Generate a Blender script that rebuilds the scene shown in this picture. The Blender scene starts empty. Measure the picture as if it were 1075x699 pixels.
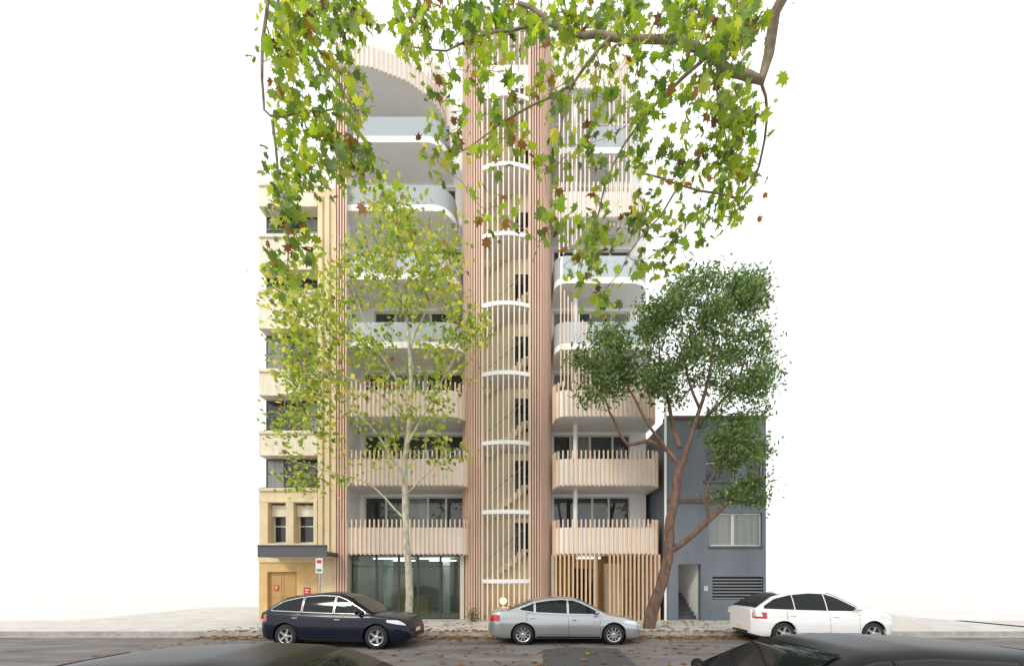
import bpy, math, random
import numpy as np
from mathutils import Vector
rng = np.random.default_rng(7); random.seed(7)
C = bpy.context.scene.collection
F, H, HZ, CX = 420.0, 2.05, 607.0, 537.5
def P(px, py, d): return np.array([(px-CX)/F*d, d, H+(HZ-py)/F*d])
def xz(px, d=18.3): return (px-CX)/F*d
def zz(py, d=18.3): return H+(HZ-py)/F*d

# ---------------------------------------------------------------- materials
def mat(name, col, rough=.6, metal=0., var=.1, scale=2., stretch=(1,1,1), bump=0., bscale=30., coat=0., spec=.5, var2=None):
    m = bpy.data.materials.new(name); m.use_nodes = True; nt = m.node_tree; b = nt.nodes['Principled BSDF']
    b.inputs['Roughness'].default_value = rough; b.inputs['Metallic'].default_value = metal
    b.inputs['Coat Weight'].default_value = coat; b.inputs['Specular IOR Level'].default_value = spec
    b.inputs['Coat Roughness'].default_value = .04
    tc = nt.nodes.new('ShaderNodeTexCoord'); mp = nt.nodes.new('ShaderNodeMapping'); mp.inputs['Scale'].default_value = stretch
    nt.links.new(tc.outputs['Object'], mp.inputs['Vector'])
    n = nt.nodes.new('ShaderNodeTexNoise'); n.inputs['Scale'].default_value = scale; n.inputs['Detail'].default_value = 6; n.inputs['Roughness'].default_value = .65
    nt.links.new(mp.outputs[0], n.inputs['Vector'])
    r = nt.nodes.new('ShaderNodeValToRGB'); r.color_ramp.elements[0].position = .3; r.color_ramp.elements[1].position = .7
    lo = [c*(1-var) for c in col] if var2 is None else var2
    r.color_ramp.elements[0].color = (*lo, 1); r.color_ramp.elements[1].color = (*[min(1, c*(1+var*.6)) for c in col], 1)
    nt.links.new(n.outputs['Fac'], r.inputs['Fac']); nt.links.new(r.outputs[0], b.inputs['Base Color'])
    if bump:
        n2 = nt.nodes.new('ShaderNodeTexNoise'); n2.inputs['Scale'].default_value = bscale; n2.inputs['Detail'].default_value = 4
        nt.links.new(tc.outputs['Object'], n2.inputs['Vector'])
        bp = nt.nodes.new('ShaderNodeBump'); bp.inputs['Strength'].default_value = bump; bp.inputs['Distance'].default_value = .02
        nt.links.new(n2.outputs['Fac'], bp.inputs['Height']); nt.links.new(bp.outputs[0], b.inputs['Normal'])
    return m
def leafmat(name, trans=.45):
    m = bpy.data.materials.new(name); m.use_nodes = True; nt = m.node_tree; nt.nodes.clear()
    o = nt.nodes.new('ShaderNodeOutputMaterial'); a = nt.nodes.new('ShaderNodeVertexColor'); a.layer_name = 'Col'
    d = nt.nodes.new('ShaderNodeBsdfDiffuse'); t = nt.nodes.new('ShaderNodeBsdfTranslucent'); g = nt.nodes.new('ShaderNodeBsdfGlossy'); g.inputs['Roughness'].default_value = .35
    hs = nt.nodes.new('ShaderNodeHueSaturation'); hs.inputs['Value'].default_value = 1.9; hs.inputs['Saturation'].default_value = 1.1
    nt.links.new(a.outputs[0], d.inputs[0]); nt.links.new(a.outputs[0], hs.inputs['Color']); nt.links.new(hs.outputs[0], t.inputs[0])
    m1 = nt.nodes.new('ShaderNodeMixShader'); m1.inputs[0].default_value = trans
    nt.links.new(d.outputs[0], m1.inputs[1]); nt.links.new(t.outputs[0], m1.inputs[2])
    m2 = nt.nodes.new('ShaderNodeMixShader'); m2.inputs[0].default_value = .05
    nt.links.new(m1.outputs[0], m2.inputs[1]); nt.links.new(g.outputs[0], m2.inputs[2]); nt.links.new(m2.outputs[0], o.inputs[0])
    return m
def glassmat(name, tint, dif, fac_dif):
    m = bpy.data.materials.new(name); m.use_nodes = True; nt = m.node_tree; nt.nodes.clear()
    o = nt.nodes.new('ShaderNodeOutputMaterial'); t = nt.nodes.new('ShaderNodeBsdfTransparent'); t.inputs[0].default_value = (*tint, 1)
    d = nt.nodes.new('ShaderNodeBsdfDiffuse'); d.inputs[0].default_value = (*dif, 1)
    g = nt.nodes.new('ShaderNodeBsdfGlossy'); g.inputs['Roughness'].default_value = .02
    fr = nt.nodes.new('ShaderNodeFresnel'); fr.inputs[0].default_value = 1.5
    m1 = nt.nodes.new('ShaderNodeMixShader'); m1.inputs[0].default_value = fac_dif
    nt.links.new(t.outputs[0], m1.inputs[1]); nt.links.new(d.outputs[0], m1.inputs[2])
    m2 = nt.nodes.new('ShaderNodeMixShader'); nt.links.new(fr.outputs[0], m2.inputs[0])
    nt.links.new(m1.outputs[0], m2.inputs[1]); nt.links.new(g.outputs[0], m2.inputs[2]); nt.links.new(m2.outputs[0], o.inputs[0])
    return m
def emit(name, col, s):
    m = bpy.data.materials.new(name); m.use_nodes = True; b = m.node_tree.nodes['Principled BSDF']
    b.inputs['Emission Color'].default_value = (*col, 1); b.inputs['Emission Strength'].default_value = s; b.inputs['Base Color'].default_value = (*col, 1)
    return m
M = dict(
 white=mat('white_render', (.92,.91,.885), .6, var=.04, scale=.7),
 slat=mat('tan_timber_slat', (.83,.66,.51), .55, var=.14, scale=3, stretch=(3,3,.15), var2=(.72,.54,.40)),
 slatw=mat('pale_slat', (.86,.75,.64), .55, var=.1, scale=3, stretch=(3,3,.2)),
 slatd=mat('warm_timber_slat', (.72,.51,.34), .55, var=.16, scale=3, stretch=(3,3,.15)),
 fin=mat('copper_tan_fin', (.76,.56,.44), .5, var=.14, scale=2.5, stretch=(5,5,.12), var2=(.62,.43,.33)),
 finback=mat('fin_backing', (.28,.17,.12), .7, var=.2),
 panel=mat('balcony_panel', (.84,.81,.77), .5, var=.05, scale=1),
 ring=mat('silver_ring', (.84,.84,.83), .35, .1, var=.06, scale=8),
 cream=mat('stair_cream', (.92,.81,.58), .7, var=.08),
 wall_in=mat('interior_wall', (.62,.58,.50), .8, var=.1),
 warm=mat('lobby_timber', (.62,.40,.17), .5, var=.25, scale=4, stretch=(2,2,.3)),
 glass=mat('window_glass', (.035,.048,.046), .03, var=.6, scale=.8, spec=.9),
 glassl=mat('window_glass_curtain', (.22,.24,.22), .06, var=.35, scale=1.2, stretch=(6,1,.2), spec=.8),
 glassd=mat('dark_window_glass', (.02,.024,.03), .05, var=.5, scale=1, spec=.7),
 frame=mat('window_frame', (.66,.66,.64), .4, var=.05),
 dframe=mat('dark_frame', (.06,.06,.065), .4, var=.1),
 bal=glassmat('balustrade_glass', (.88,.94,.96), (.78,.85,.89), .5),
 shop=glassmat('shop_glass', (.78,.89,.87), (.05,.10,.10), .06),
 ystone=mat('cream_stone', (.74,.61,.39), .8, var=.18, scale=1.6, stretch=(1,1,.5), bump=.15),
 ypale=mat('pale_cream_render', (.78,.71,.56), .8, var=.2, scale=1.6, stretch=(2,2,.4), bump=.1),
 ylow=mat('ochre_render', (.66,.46,.20), .75, var=.18, scale=1.8, bump=.15),
 ydoor=mat('ochre_door', (.50,.31,.11), .5, var=.12),
 grey=mat('slate_grey_render', (.175,.20,.235), .75, var=.2, scale=.9, stretch=(1,1,.3), bump=.2, bscale=12),
 greyd=mat('dark_grey_trim', (.09,.09,.10), .6, var=.1), greym=mat('louvre_grey', (.24,.25,.27), .5, var=.1),
 brick=mat('brown_coping', (.16,.10,.08), .8, var=.2, scale=5),
 asphalt=mat('asphalt', (.18,.163,.155), .9, var=.5, scale=1.1, stretch=(.5,1.4,1), bump=.7, bscale=90),
 asphd=mat('asphalt_patch', (.075,.073,.072), .9, var=.2, scale=2, bump=.6, bscale=90),
 path=mat('concrete_path', (.54,.51,.47), .85, var=.2, scale=1.2, bump=.2, bscale=40),
 kerb=mat('kerb_stone', (.38,.36,.33), .85, var=.3, scale=3, bump=.3),
 ground=mat('pale_ground', (.62,.61,.59), .9, var=.08, scale=.3),
 bark_p=mat('plane_bark', (.60,.56,.44), .85, var=.3, scale=9, stretch=(1,1,.45), bump=.4, var2=(.24,.22,.15)),
 bark_d=mat('plane_limb_bark', (.30,.25,.18), .85, var=.3, scale=6, bump=.4, var2=(.12,.09,.06)),
 bark_f=mat('reddish_bark', (.20,.12,.085), .85, var=.3, scale=7, stretch=(1,1,.4), bump=.5, var2=(.075,.045,.035)),
 leaf=leafmat('leaf', .55), leafs=leafmat('leaf_dense', .35),
 tyre=mat('tyre', (.018,.018,.018), .8, var=.2), rim=mat('alloy', (.62,.63,.65), .28, .85, var=.05),
 black=mat('black_plastic', (.015,.015,.016), .5, var=.1),
 carglass=mat('car_glass', (.010,.013,.014), .05, var=.3, spec=.28),
 chrome=mat('chrome', (.75,.75,.76), .12, 1., var=.03),
 lamp=mat('headlight', (.70,.73,.76), .08, .3, var=.2, scale=20, coat=1.),
 red=mat('tail_red', (.42,.012,.01), .15, var=.2, scale=20, coat=1.),
 plate=mat('number_plate', (.75,.70,.45), .5, var=.03),
 navy=mat('navy_paint', (.005,.008,.020), .2, .0, var=.05, coat=.15, spec=.3),
 silver=mat('silver_paint', (.42,.44,.45), .28, .65, var=.03, coat=1.),
 wpaint=mat('white_paint', (.80,.80,.80), .3, 0, var=.02, coat=1.),
 kpaint=mat('black_paint', (.010,.010,.010), .38, .0, var=.05, coat=.0, spec=.18),
 signw=mat('sign_white', (.75,.76,.76), .4, var=.04), signr=mat('sign_red', (.55,.03,.02), .4, var=.04), signg=mat('sign_green', (.03,.22,.08), .4, var=.04),
 steel=mat('galvanised', (.45,.46,.47), .4, .6, var=.08),
 glow=emit('lamp_glow', (1,.66,.28), 7.), tubeglow=emit('ceiling_light_glow', (1,.93,.8), 4.),
)

# ---------------------------------------------------------------- mesh helpers
class MB:
    def __init__(s): s.v = []; s.f = []
    def add(s, vs, fs):
        o = len(s.v); s.v += [tuple(map(float, p)) for p in vs]; s.f += [tuple(i+o for i in f) for f in fs]; return s
    def box(s, x0, x1, y0, y1, z0, z1):
        return s.add([(x0,y0,z0),(x1,y0,z0),(x1,y1,z0),(x0,y1,z0),(x0,y0,z1),(x1,y0,z1),(x1,y1,z1),(x0,y1,z1)],
                     [(0,3,2,1),(4,5,6,7),(0,1,5,4),(1,2,6,5),(2,3,7,6),(3,0,4,7)])
    def obox(s, c, t, w, dep, z0, z1):      # c centre xy, t tangent, w along t, dep outward
        t = np.array(t, float); t /= np.linalg.norm(t); n = np.array([t[1], -t[0]]); c = np.array(c, float)
        q = [c-t*w/2, c+t*w/2, c+t*w/2+n*dep, c-t*w/2+n*dep]
        return s.add([(*p, z0) for p in q]+[(*p, z1) for p in q], [(0,1,2,3),(7,6,5,4),(0,4,5,1),(1,5,6,2),(2,6,7,3),(3,7,4,0)])
    def prism(s, poly, z0, z1):
        n = len(poly)
        return s.add([(*p, z0) for p in poly]+[(*p, z1) for p in poly],
                     [tuple(range(n))[::-1], tuple(range(n, 2*n))]+[(i, (i+1)%n, (i+1)%n+n, i+n) for i in range(n)])
    def ribbon(s, path, z0, z1, th):
        path = np.array(path, float); n = len(path); tg = np.gradient(path, axis=0); tg /= np.linalg.norm(tg, axis=1)[:,None]
        nn = np.stack([tg[:,1], -tg[:,0]], 1); out = path+nn*th
        vs = [(*p, z0) for p in path]+[(*p, z0) for p in out]+[(*p, z1) for p in path]+[(*p, z1) for p in out]
        fs = []
        for i in range(n-1):
            a, b, c, d = i, i+1, n+i, n+i+1
            fs += [(a, b, d, c), (a+2*n, c+2*n, d+2*n, b+2*n), (c, d, d+2*n, c+2*n), (b, a, a+2*n, b+2*n)]
        fs += [(0, n, 3*n, 2*n), (n-1, 3*n-1, 4*n-1, 2*n-1)]
        return s.add(vs, fs)
    def tube(s, pts, rad, n=8, cap=True):
        pts = np.array(pts, float); k = len(pts); rad = np.broadcast_to(np.array(rad, float), (k,))
        tg = np.gradient(pts, axis=0); tg /= (np.linalg.norm(tg, axis=1)[:,None]+1e-9)
        up = np.array([0,0,1.]) if abs(tg[0][2]) < .8 else np.array([1.,0,0])
        vs = []
        u = np.cross(tg[0], up); u /= np.linalg.norm(u)
        for i in range(k):
            u = u-tg[i]*np.dot(u, tg[i]); u /= np.linalg.norm(u)+1e-9; w = np.cross(tg[i], u)
            for j in range(n):
                a = 2*math.pi*j/n; vs.append(pts[i]+rad[i]*(math.cos(a)*u+math.sin(a)*w))
        fs = [(i*n+j, i*n+(j+1)%n, (i+1)*n+(j+1)%n, (i+1)*n+j) for i in range(k-1) for j in range(n)]
        if cap: fs += [tuple(range(n))[::-1], tuple((k-1)*n+j for j in range(n))]
        return s.add(vs, fs)
    def lathe_y(s, prof, n=32, c=(0,0,0)):       # profile of (radius, y) turned about the y axis
        vs = []
        for r, y in prof:
            for j in range(n):
                a = 2*math.pi*j/n; vs.append((c[0]+r*math.cos(a), c[1]+y, c[2]+r*math.sin(a)))
        k = len(prof)
        return s.add(vs, [(i*n+j, i*n+(j+1)%n, (i+1)*n+(j+1)%n, (i+1)*n+j) for i in range(k-1) for j in range(n)])
    def ball(s, c, r, n=10, m=7):
        rx, ry, rz = (r, r, r) if np.isscalar(r) else r
        vs = [(c[0]+rx*math.sin(math.pi*i/m)*math.cos(2*math.pi*j/n), c[1]+ry*math.sin(math.pi*i/m)*math.sin(2*math.pi*j/n), c[2]+rz*math.cos(math.pi*i/m)) for i in range(m+1) for j in range(n)]
        return s.add(vs, [(i*n+j, (i+1)*n+j, (i+1)*n+(j+1)%n, i*n+(j+1)%n) for i in range(m) for j in range(n)])
    def grid(s, pts):       # pts[i][j]
        a, b = len(pts), len(pts[0])
        return s.add([p for r in pts for p in r], [(i*b+j, (i+1)*b+j, (i+1)*b+j+1, i*b+j+1) for i in range(a-1) for j in range(b-1)])
    def build(s, name, m, parent=None, smooth=None, world=True):
        off = Vector((0,0,0)); p = parent
        while p is not None and world: off += p.location; p = p.parent
        me = bpy.data.meshes.new(name); me.from_pydata([(v[0]-off[0], v[1]-off[1], v[2]-off[2]) for v in s.v], [], s.f)
        if smooth is not None:
            me.polygons.foreach_set('use_smooth', [True]*len(me.polygons)); me.set_sharp_from_angle(angle=math.radians(smooth))
        me.materials.append(m); me.update()
        o = bpy.data.objects.new(name, me); C.objects.link(o)
        if parent: o.parent = parent
        return o
def tag(o, label=None, cat=None, group=None, kind=None):
    for k, v in (('label', label), ('category', cat), ('group', group), ('kind', kind)):
        if v: o[k] = v
    return o
def thing(name, label, cat, loc=(0,0,0), rz=0, group=None):
    o = bpy.data.objects.new(name, None); C.objects.link(o); o.location = loc; o.rotation_euler = (0,0,rz); o.empty_display_size = .3
    return tag(o, label, cat, group)
def resample(path, pitch):
    path = np.array(path, float); seg = np.linalg.norm(np.diff(path, axis=0), axis=1); s = np.r_[0, np.cumsum(seg)]
    k = max(2, int(round(s[-1]/pitch))+1); t = np.linspace(0, s[-1], k)
    return np.stack([np.interp(t, s, path[:,i]) for i in range(path.shape[1])], 1)
def slats(mb, path, z0, z1, pitch, w=.06, dep=.12):
    q = resample(path, pitch); tg = np.gradient(q, axis=0)
    for i, (p, t) in enumerate(zip(q, tg)):
        u = i/(len(q)-1); mb.obox(p, t, w, dep, z0(u) if callable(z0) else z0, z1(u) if callable(z1) else z1)
    return mb
def arc(cx, cy, r, a0, a1, n=8): return [(cx+r*math.cos(math.radians(a)), cy+r*math.sin(math.radians(a))) for a in np.linspace(a0, a1, n)]

# ---------------------------------------------------------------- setting
tag(MB().add([(-400,-200,-.012),(400,-200,-.012),(400,600,-.012),(-400,600,-.012)], [(0,1,2,3)]).build('ground', M['ground']), kind='structure')
tag(MB().add([(-90,2.4,0),(90,2.4,0),(90,14.3,0),(-90,14.3,0)], [(0,1,2,3)]).build('road', M['asphalt']), kind='structure')
tag(MB().add([(.7,9.0,.004),(2.9,8.8,.004),(3.1,11.7,.004),(1.9,12.0,.004),(.9,11.6,.004)], [(0,1,2,3,4)]).build('road_patch', M['asphd']), kind='structure')
tag(MB().add([(-90,13.9,.005),(90,13.9,.005),(90,14.3,.005),(-90,14.3,.005)], [(0,1,2,3)]).build('gutter', M['kerb']), kind='structure')
fp = MB()
x = -20.0
while x < 20: fp.box(x+.006, x+1.494, 14.46, 18.2, .0, .15); x += 1.5
fp.box(-20, 20, 14.46, 27, -.01, .144); fp.box(-90, -20.01, 14.46, 18.2, 0, .15); fp.box(20.01, 90, 14.46, 18.2, 0, .15)
tag(fp.build('footpath', M['path']), kind='structure')
kb = MB(); x = -40.0
while x < 40: kb.box(x+.004, x+1.196, 14.3, 14.455, -.01, .155); x += 1.2
tag(kb.build('kerb', M['kerb']), kind='structure')
tag(MB().box(-40, 40, -6, 2.4, -.01, .15).build('near_footpath', M['path']), kind='structure')

# ---------------------------------------------------------------- main building
def window(parent, x0, x1, y, z0, z1, fm, gm, fw=.05, bars=(), name='window'):
    b = MB(); b.box(x0, x0+fw, y, y+.08, z0, z1); b.box(x1-fw, x1, y, y+.08, z0, z1)
    b.box(x0+fw, x1-fw, y, y+.08, z0, z0+fw); b.box(x0+fw, x1-fw, y, y+.08, z1-fw, z1)
    for t in bars: zb = z0+(z1-z0)*t; b.box(x0+fw, x1-fw, y+.005, y+.075, zb-fw/2, zb+fw/2)
    w = b.build(name, fm, parent)
    MB().box(x0+fw, x1-fw, y+.03, y+.05, z0+fw, z1-fw).build('pane', gm, w)
    return w
B = thing('apartment_building', 'tall white and pink timber apartment building with slatted balconies and a round stair tower', 'building', (-.6, 18.3, .15))
zb = lambda n: 3.18+3.135*n
MB().box(-7.95, 6.8, 20.9, 30, 3.2, 26.3).build('wall', M['white'], B)
gw = MB(); gw.box(-7.95, -7.6, 18.75, 26, .15, 3.18); gw.box(-2.45, -2.25, 18.75, 26, .15, 3.18); gw.box(1.85, 2.0, 18.9, 26, .15, 3.18); gw.box(6.6, 6.8, 18.5, 26, .15, 3.18); gw.box(-7.6, 6.6, 25.5, 25.8, .15, 3.18)
gw.build('ground_floor_wall', M['wall_in'], B)
# left wing
for n in range(0, 8):
    xr = -2.05-max(0, n-3)*.30; R_ = .5 if n < 2 else 1.0
    xl = -7.9
    path = [(xl, 18.3), (xr-R_, 18.3)]+arc(xr-R_, 18.3+R_, R_, -90, 0)[1:]+[(xr, 20.2)]
    z = zb(n)
    if n == 7: path = [tuple(p) for p in resample([(-7.9, 18.0), (-6.4, 18.1), (-4.9, 18.6), (-3.9, 19.3), (-3.4, 20.2)], .3)]
    sl = MB().prism(path+[(path[-1][0], 20.3), (xl, 20.3)], z, z+.28).build('balcony_slab', M['white'], B, smooth=30)
    if n < 3:
        MB().ribbon(path, z+.02, z+1.2, .025).build('balcony_panel', M['panel'], B, smooth=30)
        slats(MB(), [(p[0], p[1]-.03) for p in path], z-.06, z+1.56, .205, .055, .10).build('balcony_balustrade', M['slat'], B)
    elif n < 7:
        MB().ribbon([(p[0]-.05, p[1]+.06) for p in path], z+.30, z+1.2, .02).build('glass_balustrade', M['bal'], B, smooth=30)
    else:
        MB().ribbon(path, z+.02, z+1.0, .02).build('balcony_panel', M['panel'], B, smooth=30)
        slats(MB(), path, z-.06, z+2.1, .2, .06, .12).build('balcony_balustrade', M['slatw'], B)
    # back wall and windows
    top = zb(n+1) if n < 7 else 26.2
    wx = -7.5 if n < 3 else -7.0
    w = MB(); w.box(-7.95, wx, 20.3, 20.898, z, top); w.box(xr-.2, -1.7, 20.3, 20.898, z, top); w.box(wx, xr-.2, 20.3, 20.898, top-.12, top); w.build('back_wall', M['white'], B)
    xs = np.linspace(wx, xr-.2, 6)+np.array([0, *(rng.uniform(-.12, .12, 4)), 0])
    for i in range(5):
        g = 'glassl' if rng.random() < .22 else 'glass'
        window(B, xs[i]+.004, xs[i+1]-.004, 20.42, z+.28, top-.125, M['frame'], M[g], .05)
    MB().box(-7.95, -7.7, 18.36, 20.298, z+.28, top).build('side_wall', M['white'], B)
# corner slat screen (left edge)
slats(MB(), [(-8.0, 18.25), (-7.5, 18.2)], .15, 25.6, .125, .05, .12).build('slat_screen', M['fin'], B)
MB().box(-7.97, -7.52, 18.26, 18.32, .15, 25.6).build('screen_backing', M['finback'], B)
# right wing
for n in range(0, 8):
    xl = 2.0; xr = 6.72-max(0, n-3)*.28; RR = .45 if n < 2 else .9; z = zb(n)
    yf = 18.3+max(0, n-2)*.12
    path = [(xl, 20.2), (xl, yf+.5)]+arc(xl+.5, yf+.5, .5, 180, 270, 6)[1:]+[(xr-RR, yf)]+arc(xr-RR, yf+RR, RR, -90, 0)[1:]+[(xr, 20.2)]
    MB().prism(path+[(xr, 20.3), (xl, 20.3)], z, z+.28).build('balcony_slab', M['white'], B, smooth=30)
    if n in (3, 4, 6):
        MB().ribbon([(p[0], p[1]+.06) for p in path], z+.30, z+1.3, .02).build('glass_balustrade', M['bal'], B, smooth=30)
    else:
        MB().ribbon(path, z+.02, z+1.2, .025).build('balcony_panel', M['panel'], B, smooth=30)
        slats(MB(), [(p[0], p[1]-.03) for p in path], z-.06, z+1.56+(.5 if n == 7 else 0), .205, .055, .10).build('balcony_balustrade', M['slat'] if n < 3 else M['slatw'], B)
    top = zb(n+1) if n < 7 else 26.2
    w = MB(); w.box(1.7, 2.1, 20.3, 20.898, z, top); w.box(6.0, 6.8, 20.3, 20.898, z, top); w.box(2.1, 6.0, 20.3, 20.898, top-.12, top); w.build('back_wall', M['white'], B)
    xs = np.linspace(2.1, 6.0, 5)+np.array([0, *(rng.uniform(-.12, .12, 3)), 0])
    for i in range(4):
        g = 'glassl' if rng.random() < .25 else 'glass'
        window(B, xs[i]+.004, xs[i+1]-.004, 20.42, z+.28, top-.125, M['frame'], M[g], .05)
    MB().tube([(3.05, 19.3, z+.28), (3.05, 19.3, top)], .11, 14).build('column', M['white'], B, smooth=40)
# tall slanted slat screens above the third balcony
slats(MB(), [(2.25, 18.55), (3.6, 18.55)], 10.9, lambda u: 15.6-u*2.2, .16, .045, .12).build('slat_screen', M['slat'], B)
slats(MB(), [(2.2, 18.7), (3.6, 18.75)], lambda u: 16.9+u*1.5, lambda u: 24.8-u*.6, .2, .045, .12).build('slat_screen', M['slatw'], B)
slats(MB(), [(4.6, 18.95), (5.6, 19.0)], 18.6, 25.4, .2, .045, .12).build('slat_screen', M['slatw'], B)
# stair tower
cx, R_ = -.27, 2.5; cy = 18.12+R_
dr = [(cx+R_*math.sin(math.radians(a)), cy-R_*math.cos(math.radians(a))) for a in np.linspace(-24.5, 24.5, 24)]
slats(MB(), dr, .15, 27.4, .235, .055, .11).build('stair_slats', M['slatw'], B)
dri = [(cx+(R_-.06)*math.sin(math.radians(a)), cy-(R_-.06)*math.cos(math.radians(a))) for a in np.linspace(-24.5, 24.5, 24)]
ins = MB(); ins.box(-1.5, 1.0, 20.3, 20.88, .15, 26.3); ins.box(-1.62, -1.5, 18.9, 20.3, .15, 26.3); ins.box(1.0, 1.12, 18.9, 20.3, .15, 26.3)
ins.build('stair_wall', M['cream'], B)
for k in range(9):
    z = 1.92+3.13*k
    MB().ribbon(dri, z-.08, z+.10, .19).build('stair_ring', M['ring'], B, smooth=30)
    MB().prism(dri+[(.9, 19.35), (-1.45, 19.35)], z-.10, z-.02).build('stair_landing', M['white'], B)
    if k < 8:
        st = MB(); ns = 9; h = 3.13/2/ns
        for i in range(ns):
            x0 = -1.3+i*.22; st.box(x0, x0+.24, 19.75, 20.29, z-.12+i*h, z+.03+i*h+h)
        st.build('stair_flight', M['cream'], B)
        MB().box(.66, .99, 19.5, 20.29, z+1.45, z+1.56).build('half_landing', M['cream'], B)
        window(B, .15, .94, 20.2, z+1.3, z+2.95, M['dframe'], M['glassd'], .05, (.5,))
        MB().tube([(-1.3, 19.72, z+1.0), (.6, 19.72, z+2.55)], .02, 6).build('handrail', M['steel'], B)
# fluted columns
pl = resample([(-2.34, 19.8), (-2.25, 19.2), (-2.05, 18.75), (-1.75, 18.45), (-1.36, 18.34)], .1)
pr = resample([(.82, 18.34), (1.25, 18.42), (1.55, 18.7), (1.74, 19.15), (1.84, 19.8)], .1)
for p in (pl, pr):
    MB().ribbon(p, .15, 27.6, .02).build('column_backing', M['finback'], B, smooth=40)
    slats(MB(), p, .15, 27.8, .115, .052, .12).build('fluted_column', M['fin'], B)
# shopfront
xs = [-7.5, -6.35, -5.3, -4.4, -3.35, -2.45]
for i in range(5): window(B, xs[i]+.003, xs[i+1]-.003, 18.72, .16, 3.15, M['dframe'], M['shop'], .045, (.82,), name='shop_window')
for q in ((-6.9, -6.5, 21.5, 21.9, .15, 3.18), (-3.9, -3.5, 22.5, 22.9, .15, 3.18)): MB().box(*q).build('shop_column', M['white'], B)
MB().box(-5.9, -4.3, 20.6, 21.2, .15, 1.1).box(-5.98, -4.22, 20.52, 21.28, 1.1, 1.16).build('shop_counter', M['warm'], B)
MB().box(-7.4, -6.0, 24, 24.4, .15, 2.3).build('shop_partition', M['slat'], B)
for x0, y0 in ((-6.9, 19.9), (-4.6, 19.9), (-6.9, 22.2), (-4.6, 22.2)):
    MB().box(x0, x0+1.5, y0, y0+.12, 3.02, 3.08).build('ceiling_light', M['tubeglow'], B)
# entrance screen
slats(MB(), [(2.0, 18.3), (3.75, 18.3)], .15, 3.14, .19, .065, .14).build('entrance_slats', M['slatd'], B)
slats(MB(), [(4.45, 18.3), (6.7, 18.3)], .15, 3.14, .19, .065, .14).build('entrance_slats', M['slatd'], B)
slats(MB(), [(3.8, 18.35), (4.1, 19.5)], .15, 3.12, .19, .06, .1).build('entrance_gate', M['slatd'], B)
MB().box(2.0, 6.6, 21.5, 21.7, .15, 3.18).build('lobby_wall', M['warm'], B)
window(B, 3.3, 4.5, 21.38, .16, 2.6, M['dframe'], M['glassd'], .05, name='lobby_door')
MB().box(4.7, 5.6, 20.2, 20.6, .15, 2.8).build('lobby_screen', M['cream'], B)
MB().box(3.2, 4.4, 19.9, 20.0, 3.04, 3.1).build('ceiling_light', M['tubeglow'], B)
MB().tube([(6.98, 18.2, .15), (6.98, 18.2, 11.2)], .055, 10).build('downpipe', M['white'], B, smooth=40)
la = thing('globe_lamp', 'small glowing globe lamp on the floor behind the stair tower slats', 'lamp', (-.42, 18.9, .15))
MB().ball((-.42, 18.9, 1.0), .15, 16, 10).build('globe', M['glow'], la, smooth=80)
MB().tube([(-.42, 18.9, .15), (-.42, 18.9, .9)], .02, 8).build('stand', M['dframe'], la)

# ---------------------------------------------------------------- yellow building on the left
A = thing('cream_building', 'older cream and ochre rendered building with dark recessed windows and a canopy', 'building', (-9.8, 18.3, .15))
XL, XR, XP = -11.6, -8.02, -8.92
MB().box(XL, XR, 19.05, 28, .15, zz(200)).build('wall', M['ypale'], A)
p = MB(); p.box(XP, XR, 18.36, 19.04, .15, zz(196))
for q in (0, .31, .62): p.box(XP+.06+q, XP+.06+q+.2, 18.27, 18.357, 2.9, zz(205))
p.build('pier', M['ystone'], A)
for a, b in ((192, 217), (246, 283), (304, 345), (387, 415), (452, 478), (512, 527)):
    s_ = MB(); s_.box(XL, XP-.003, 18.34, 19.04, zz(b), zz(a)); s_.box(XL, XP-.003, 18.26, 18.337, zz(a)-.14, zz(a)-.0); s_.box(XL, XP-.003, 18.29, 18.337, zz(b), zz(b)+.1)
    s_.build('spandrel', M['ypale'] if a < 500 else M['ystone'], A)
for a, b in ((217, 246), (283, 304), (345, 387), (415, 452), (478, 512)):
    xs = np.linspace(XL, XP, 4)
    for i in range(3): window(A, xs[i]+.01, xs[i+1]-.01, 18.85, zz(b)+.01, zz(a)-.01, M['dframe'], M['glassd'] if rng.random() < .7 else M['glassl'], .05, (.55,))
    MB().box(XL, XP-.01, 18.45, 18.5, zz(b)+.02, zz(b)+.07).build('sill_rail', M['dframe'], A)
p = MB()
for a, b in ((272, 281), (300, 308), (329, 333.3)): p.box(xz(a), min(xz(b), XP-.003), 18.30, 19.04, zz(570), zz(527)-.003)
p.box(XL, XP-.003, 18.28, 19.04, zz(590), zz(570)-.003)
p.build('pilasters', M['ystone'], A)
for a, b in ((281, 300), (308, 329)):
    window(A, xz(a)+.005, xz(b)-.005, 18.8, zz(569), zz(529), M['frame'], M['glassd'], .05, (.45,))
    MB().box(xz(a)+.02, xz(b)-.02, 18.6, 18.78, zz(541), zz(529)).build('lintel_panel', M['ypale'], A)
lw = MB(); d0, d1 = xz(280), xz(311)
lw.box(XL, d0-.003, 18.34, 19.04, .15, zz(590)-.003); lw.box(d1+.003, XP-.003, 18.34, 19.04, .15, zz(590)-.003); lw.box(d0, d1, 18.34, 19.04, 2.35, zz(590)-.003); lw.box(XP-.002, XR, 18.24, 18.357, .15, .55)
lw.build('lower_wall', M['ylow'], A)
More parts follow.
